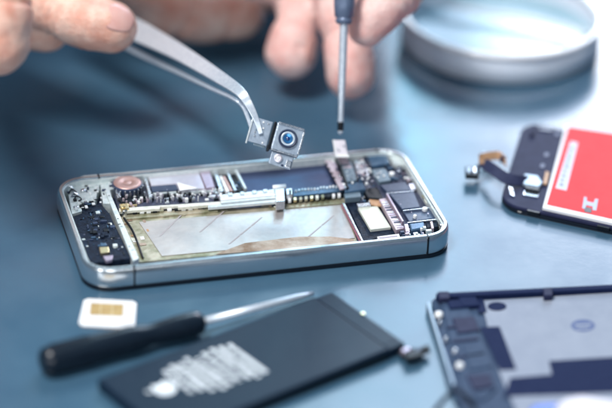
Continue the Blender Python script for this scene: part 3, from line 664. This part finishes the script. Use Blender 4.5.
for x, y in ((.9, .02), (3.2, .02), (5.4, .02)):
    bm = B(); box(bm, (*Mloc(x, y-.1), .18), (.4, .1, .1), Matrix.Rotation(math.atan2(sxv.y, sxv.x), 3, 'Z'))
    obj('side_clip', bm, 'black_plastic', SA)
def spx(name, pts, z1, th, m, par=None, bevel=.01): return obj(name, pp(pts, z1, None, th), m, par or SA, bevel=bevel)
far_r, near_r = at(700, 143.5, .34), at(700, 240, .34)
lcd = spx('lcd_border', [(566, 124.5), (760, 153.5), (760, 256), (542.5, 207.5)], .34, .098, 'white_card')
spx('red_film', [(568.5, 126.5), (752, 154), (752, 250), (546.8, 204.5)], .347, .006, 'red_film', bevel=0)
st = spx('sticker', [(570.5, 141), (578, 142.5), (566.5, 190.5), (555.5, 188)], .353, .005, 'sticker', bevel=0)
for k in range(9):
    t = k/8.; x = 570.4+(560.2-570.4)*t; y = 147+(183-147)*t; w_ = rn3.uniform(2.2, 4.4)
    spx('printed_line', [(x, y), (x+w_, y+.9), (x+w_-.7, y+3.2), (x-.7, y+2.3)], .3560, .002, 'print_grey', st, 0)
spx('foil_bracket', [(584, 196.5), (587, 197), (587, 201), (593.5, 202.5), (595, 198.5), (598.5, 199), (596.5, 210.5), (592.5, 210), (592.5, 206.5), (586.5, 205), (585, 209), (582, 208)], .36, .02, 'bracket_grey')
spx('bracket_tab', [(585, 206.5), (592, 208), (591.5, 213), (584, 211.5)], .355, .06, 'black_plastic')
spx('amber_flex', [(545.5, 171), (549.5, 172), (547, 184), (543, 183)], .33, .06, 'amber')
spx('socket', [(524, 173), (538, 175), (543, 182), (539, 187), (523, 184)], .36, .1, 'rail_grey', bevel=.04)
spx('socket', [(526, 185.5), (540, 188), (538.5, 190.5), (525, 188)], .38, .12, 'black_plastic')
spx('socket_label', [(524, 190.5), (539, 193), (538, 197), (523, 194.5)], .27, .02, 'bright_tin')
spx('side_contact', [(508.5, 186), (513, 188), (514.5, 196.5), (510, 194)], .29, .04, 'bright_tin')
spx('side_contact', [(510.5, 189.5), (512.3, 190.2), (513, 194), (511.2, 193)], .296, .02, 'black_plastic')
for a, b in ((541, 165), (545, 154), (556, 133)): spx('contact_dot', [(a, b-1.5), (a+4, b-1), (a+3, b+2.5), (a-1, b+2)], .27, .02, 'print_grey')
spx('top_ridge', [(540, 127), (553, 128.5), (552, 131), (539, 129.5)], .28, .03, 'chip')
spx('earpiece_pin', [(532, 124), (536, 124.5), (534, 134), (530, 133)], .36, .14, 'lcd_back')
pa = [at(526, 181, .33), at(516, 180.5, .45), at(505, 177.5, .55), at(494, 170, .62), at(484, 163.5, .5)]
q = bez(pa, 8); bm = ribbon(B(), q, syv*.25+Vector((0, 0, .05)), .03, (0.1, 0, 1)); fx = obj('flex_cable', bm, 'lcd_back', SA)
bm = ribbon(B(), bez([at(484, 165, .5), at(479, 159, .44), at(490, 156, .4), at(500, 156, .34), at(506, 162, .34)], 8), Vector((.02, .10, .10)), .03, (0, -.6, 1)); obj('flex_loop', bm, 'amber', fx)
for a, b, s_, m in ((491, 155.3, (.62, .16, .16), 'rail_grey'), (471.5, 171, (.42, .40, .14), 'chip'), (478, 170, (.10, .44, .2), 'black_plastic'), (468.5, 172, (.12, .36, .18), 'rail_grey'), (474.8, 172, (.12, .36, .18), 'bright_tin'), (503, 159, (.2, .2, .2), 'lcd_back'), (472, 176.5, (.44, .10, .16), 'black_plastic')):
    bm = B(); box(bm, at(a, b, .3), s_, Matrix.Rotation(R(-18), 3, 'Z')); obj('connector', bm, m, fx, bevel=.025)
bm = ribbon(B(), bez([at(484, 164, .5), at(478, 167, .4), at(473, 170, .28)], 6), Vector((.1, .14, 0)), .03, (0, 0, 1)); obj('flex_loop', bm, 'lcd_back', fx)

# ------------------------------------------------------------------ rear housing, near right
RH = thing('rear_housing', at(540, 345, 0), 'dark rear housing of a phone with a grey plate, lying near the bottom right', 'phone housing')
def rh(name, pts, z1, th, m, bevel=.015, par=None): return obj(name, pp(pts, z1, None, th), m, par or RH, bevel=bevel)
rh('back_panel', [(432, 300), (440, 294.5), (620, 286), (780, 278), (860, 432), (500, 470), (486, 460), (447, 380)], .16, .16, 'housing_blue', .04)
rh('silver_plate', [(481, 300.5), (620, 292), (770, 284), (838, 412), (520, 420), (500, 374)], .20, .035, 'housing_plate')
rh('tape', [(549, 361), (622, 356.5), (800, 346), (824, 392), (622, 392), (504, 396.5), (510, 378), (552, 374.5)], .212, .01, 'housing_tape', 0)
rh('tape', [(480, 327), (499.5, 326.5), (516.5, 369.5), (500, 370)], .214, .012, 'housing_tape', 0)
rh('tape', [(472, 297), (483, 298), (487, 312), (479, 313)], .215, .012, 'housing_tape', 0)
ov = [(497+9.5*math.cos(k*math.pi/12), 306.3+4.2*math.sin(k*math.pi/12)) for k in range(24)]
rh('lens_hole', ov, .215, .012, 'housing_tape', 0)
mk = rh('printed_mark', [(583+12*math.cos(k*math.pi/12), 325.5+6*math.sin(k*math.pi/12)) for k in range(24)], .206, .005, 'mark_blue', 0)
rh('mark_line', [(575, 324), (591, 323.4), (591, 325.4), (575, 326)], .209, .003, 'housing_plate', 0, mk)
rh('mark_line', [(577, 327.6), (589, 327.2), (589, 328.8), (577, 329.2)], .209, .003, 'housing_plate', 0, mk)
for pts in ([(436, 293), (622, 284.5), (622, 287.2), (437, 296.5)],): 
    rl = rh('edge_rail', [(436, 293), (780, 276), (781, 280), (437, 297)], .34, .2, 'housing_tape', .03)
rh('rail_clip', [(543, 287.5), (552, 287), (553, 295), (544, 295.5)], .40, .2, 'lcd_back', .03)
rh('rail_clip', [(438, 291.5), (449, 291), (450, 298), (439, 298.5)], .38, .2, 'lcd_back', .03)
rh('rail_clip', [(457, 293), (474, 292.2), (480, 305), (462, 306)], .30, .14, 'housing_tape', .03)
rh('left_rail', [(426.5, 303), (428.5, 300.5), (455, 384), (452.5, 385.5)], .28, .28, 'rail_grey', .02)
rh('inner_frame', [(441, 301), (466, 299), (486, 352), (497, 388), (484, 400), (462, 396)], .22, .06, 'housing_blue', .03)
rh('module', [(447, 300), (472, 298.5), (474, 306), (450, 308)], .28, .1, 'housing_tape', .03)
rh('module', [(452, 318), (474, 316), (480, 330), (458, 333)], .27, .06, 'lcd_back', .03)
rh('module', [(462, 345), (484, 343), (492, 366), (470, 370)], .26, .06, 'housing_blue', .03)
rh('module', [(466, 375), (490, 373), (494, 386), (474, 390)], .27, .06, 'lcd_back', .03)
for a, b, r_ in ((439, 313, .13), (440, 322, .06), (460, 364, .12), (446, 338, .07), (455, 350, .09)):
    c = at(a, b, .32); bm = lathe(B(), [(0, .04), (r_*.5, .03), (r_*.9, 0), (r_, -.1)], c, n=20); obj('screw', bm, 'white_pad' if r_ > .1 else 'bright_tin', RH, smooth=True)
for (a, b, c_, d) in ((447, 326, 470, 324), (452, 340, 478, 337), (458, 356, 484, 352)):
    rh('ridge', [(a, b), (c_, d), (c_+.8, d+2), (a+.8, b+2)], .26, .06, 'lcd_back', .01)
bm = tube(B(), bez([at(434, 412, .1), at(444, 400, .3), at(455, 391, .5), at(465, 396, .45), at(476, 409, .3)], 8), .07, 8); obj('antenna_wire', bm, 'navy_plastic', RH, smooth=True)

# ------------------------------------------------------------------ white and blue tool at the frame's bottom edge
PT = thing('pry_tool', at(585, 410, 0), 'white and blue plastic piece at the bottom right edge, partly cut off', 'plastic tool')
z = 1.0
obj('tool_head', pp([(556, 404), (566, 397), (582, 394.5), (612, 399), (640, 404), (640, 440), (560, 440)], .75, .22), 'tool_white', PT, bevel=.12, seg=4)
obj('tool_grip', pp([(528, 412), (532, 404.5), (545, 402.5), (559, 402), (563, 440), (530, 440)], .62, .22), 'tool_blue', PT, bevel=.1, seg=4)

# ------------------------------------------------------------------ glass dish
dc = at(502, 13, 1.12); dc = Vector((dc.x, dc.y, 0)); RD = 3.62
GD = thing('glass_dish', dc, 'round clear glass dish with a cyan reflection painted inside standing at the upper right', 'dish')
bm = lathe(B(), [(0, .02), (RD-.1, .02), (RD, .10), (RD, 1.02), (RD-.14, 1.02), (RD-.16, .16), (0, .16)], dc, n=96); obj('bowl', bm, 'dish_glass', GD, smooth=True)
bm = lathe(B(), [(RD-.24, 1.025), (RD-.20, 1.17), (RD+.02, 1.21), (RD+.07, 1.12), (RD+.06, 1.025)], dc, n=96, closed=True); obj('rim', bm, 'rim_highlight', GD, smooth=True)
bm = lathe(B(), [(0, .165), (RD-.19, .165), (RD-.19, .42), (0, .42)], dc, n=96); obj('reflection_layer', bm, 'cyan_reflection', GD, smooth=False)  # tinted layer painting the turquoise reflection inside the dish
q = [at(a, b, .75) for a, b in ((415, -2), (438, 4), (470, 9.5), (500, 13), (530, 18), (566, 26), (590, 34))]
bm = tube(B(), bez(q, 6), .12, 12); obj('pale_band', bm, 'frost', GD, smooth=True)  # curved pale band across the inside of the dish
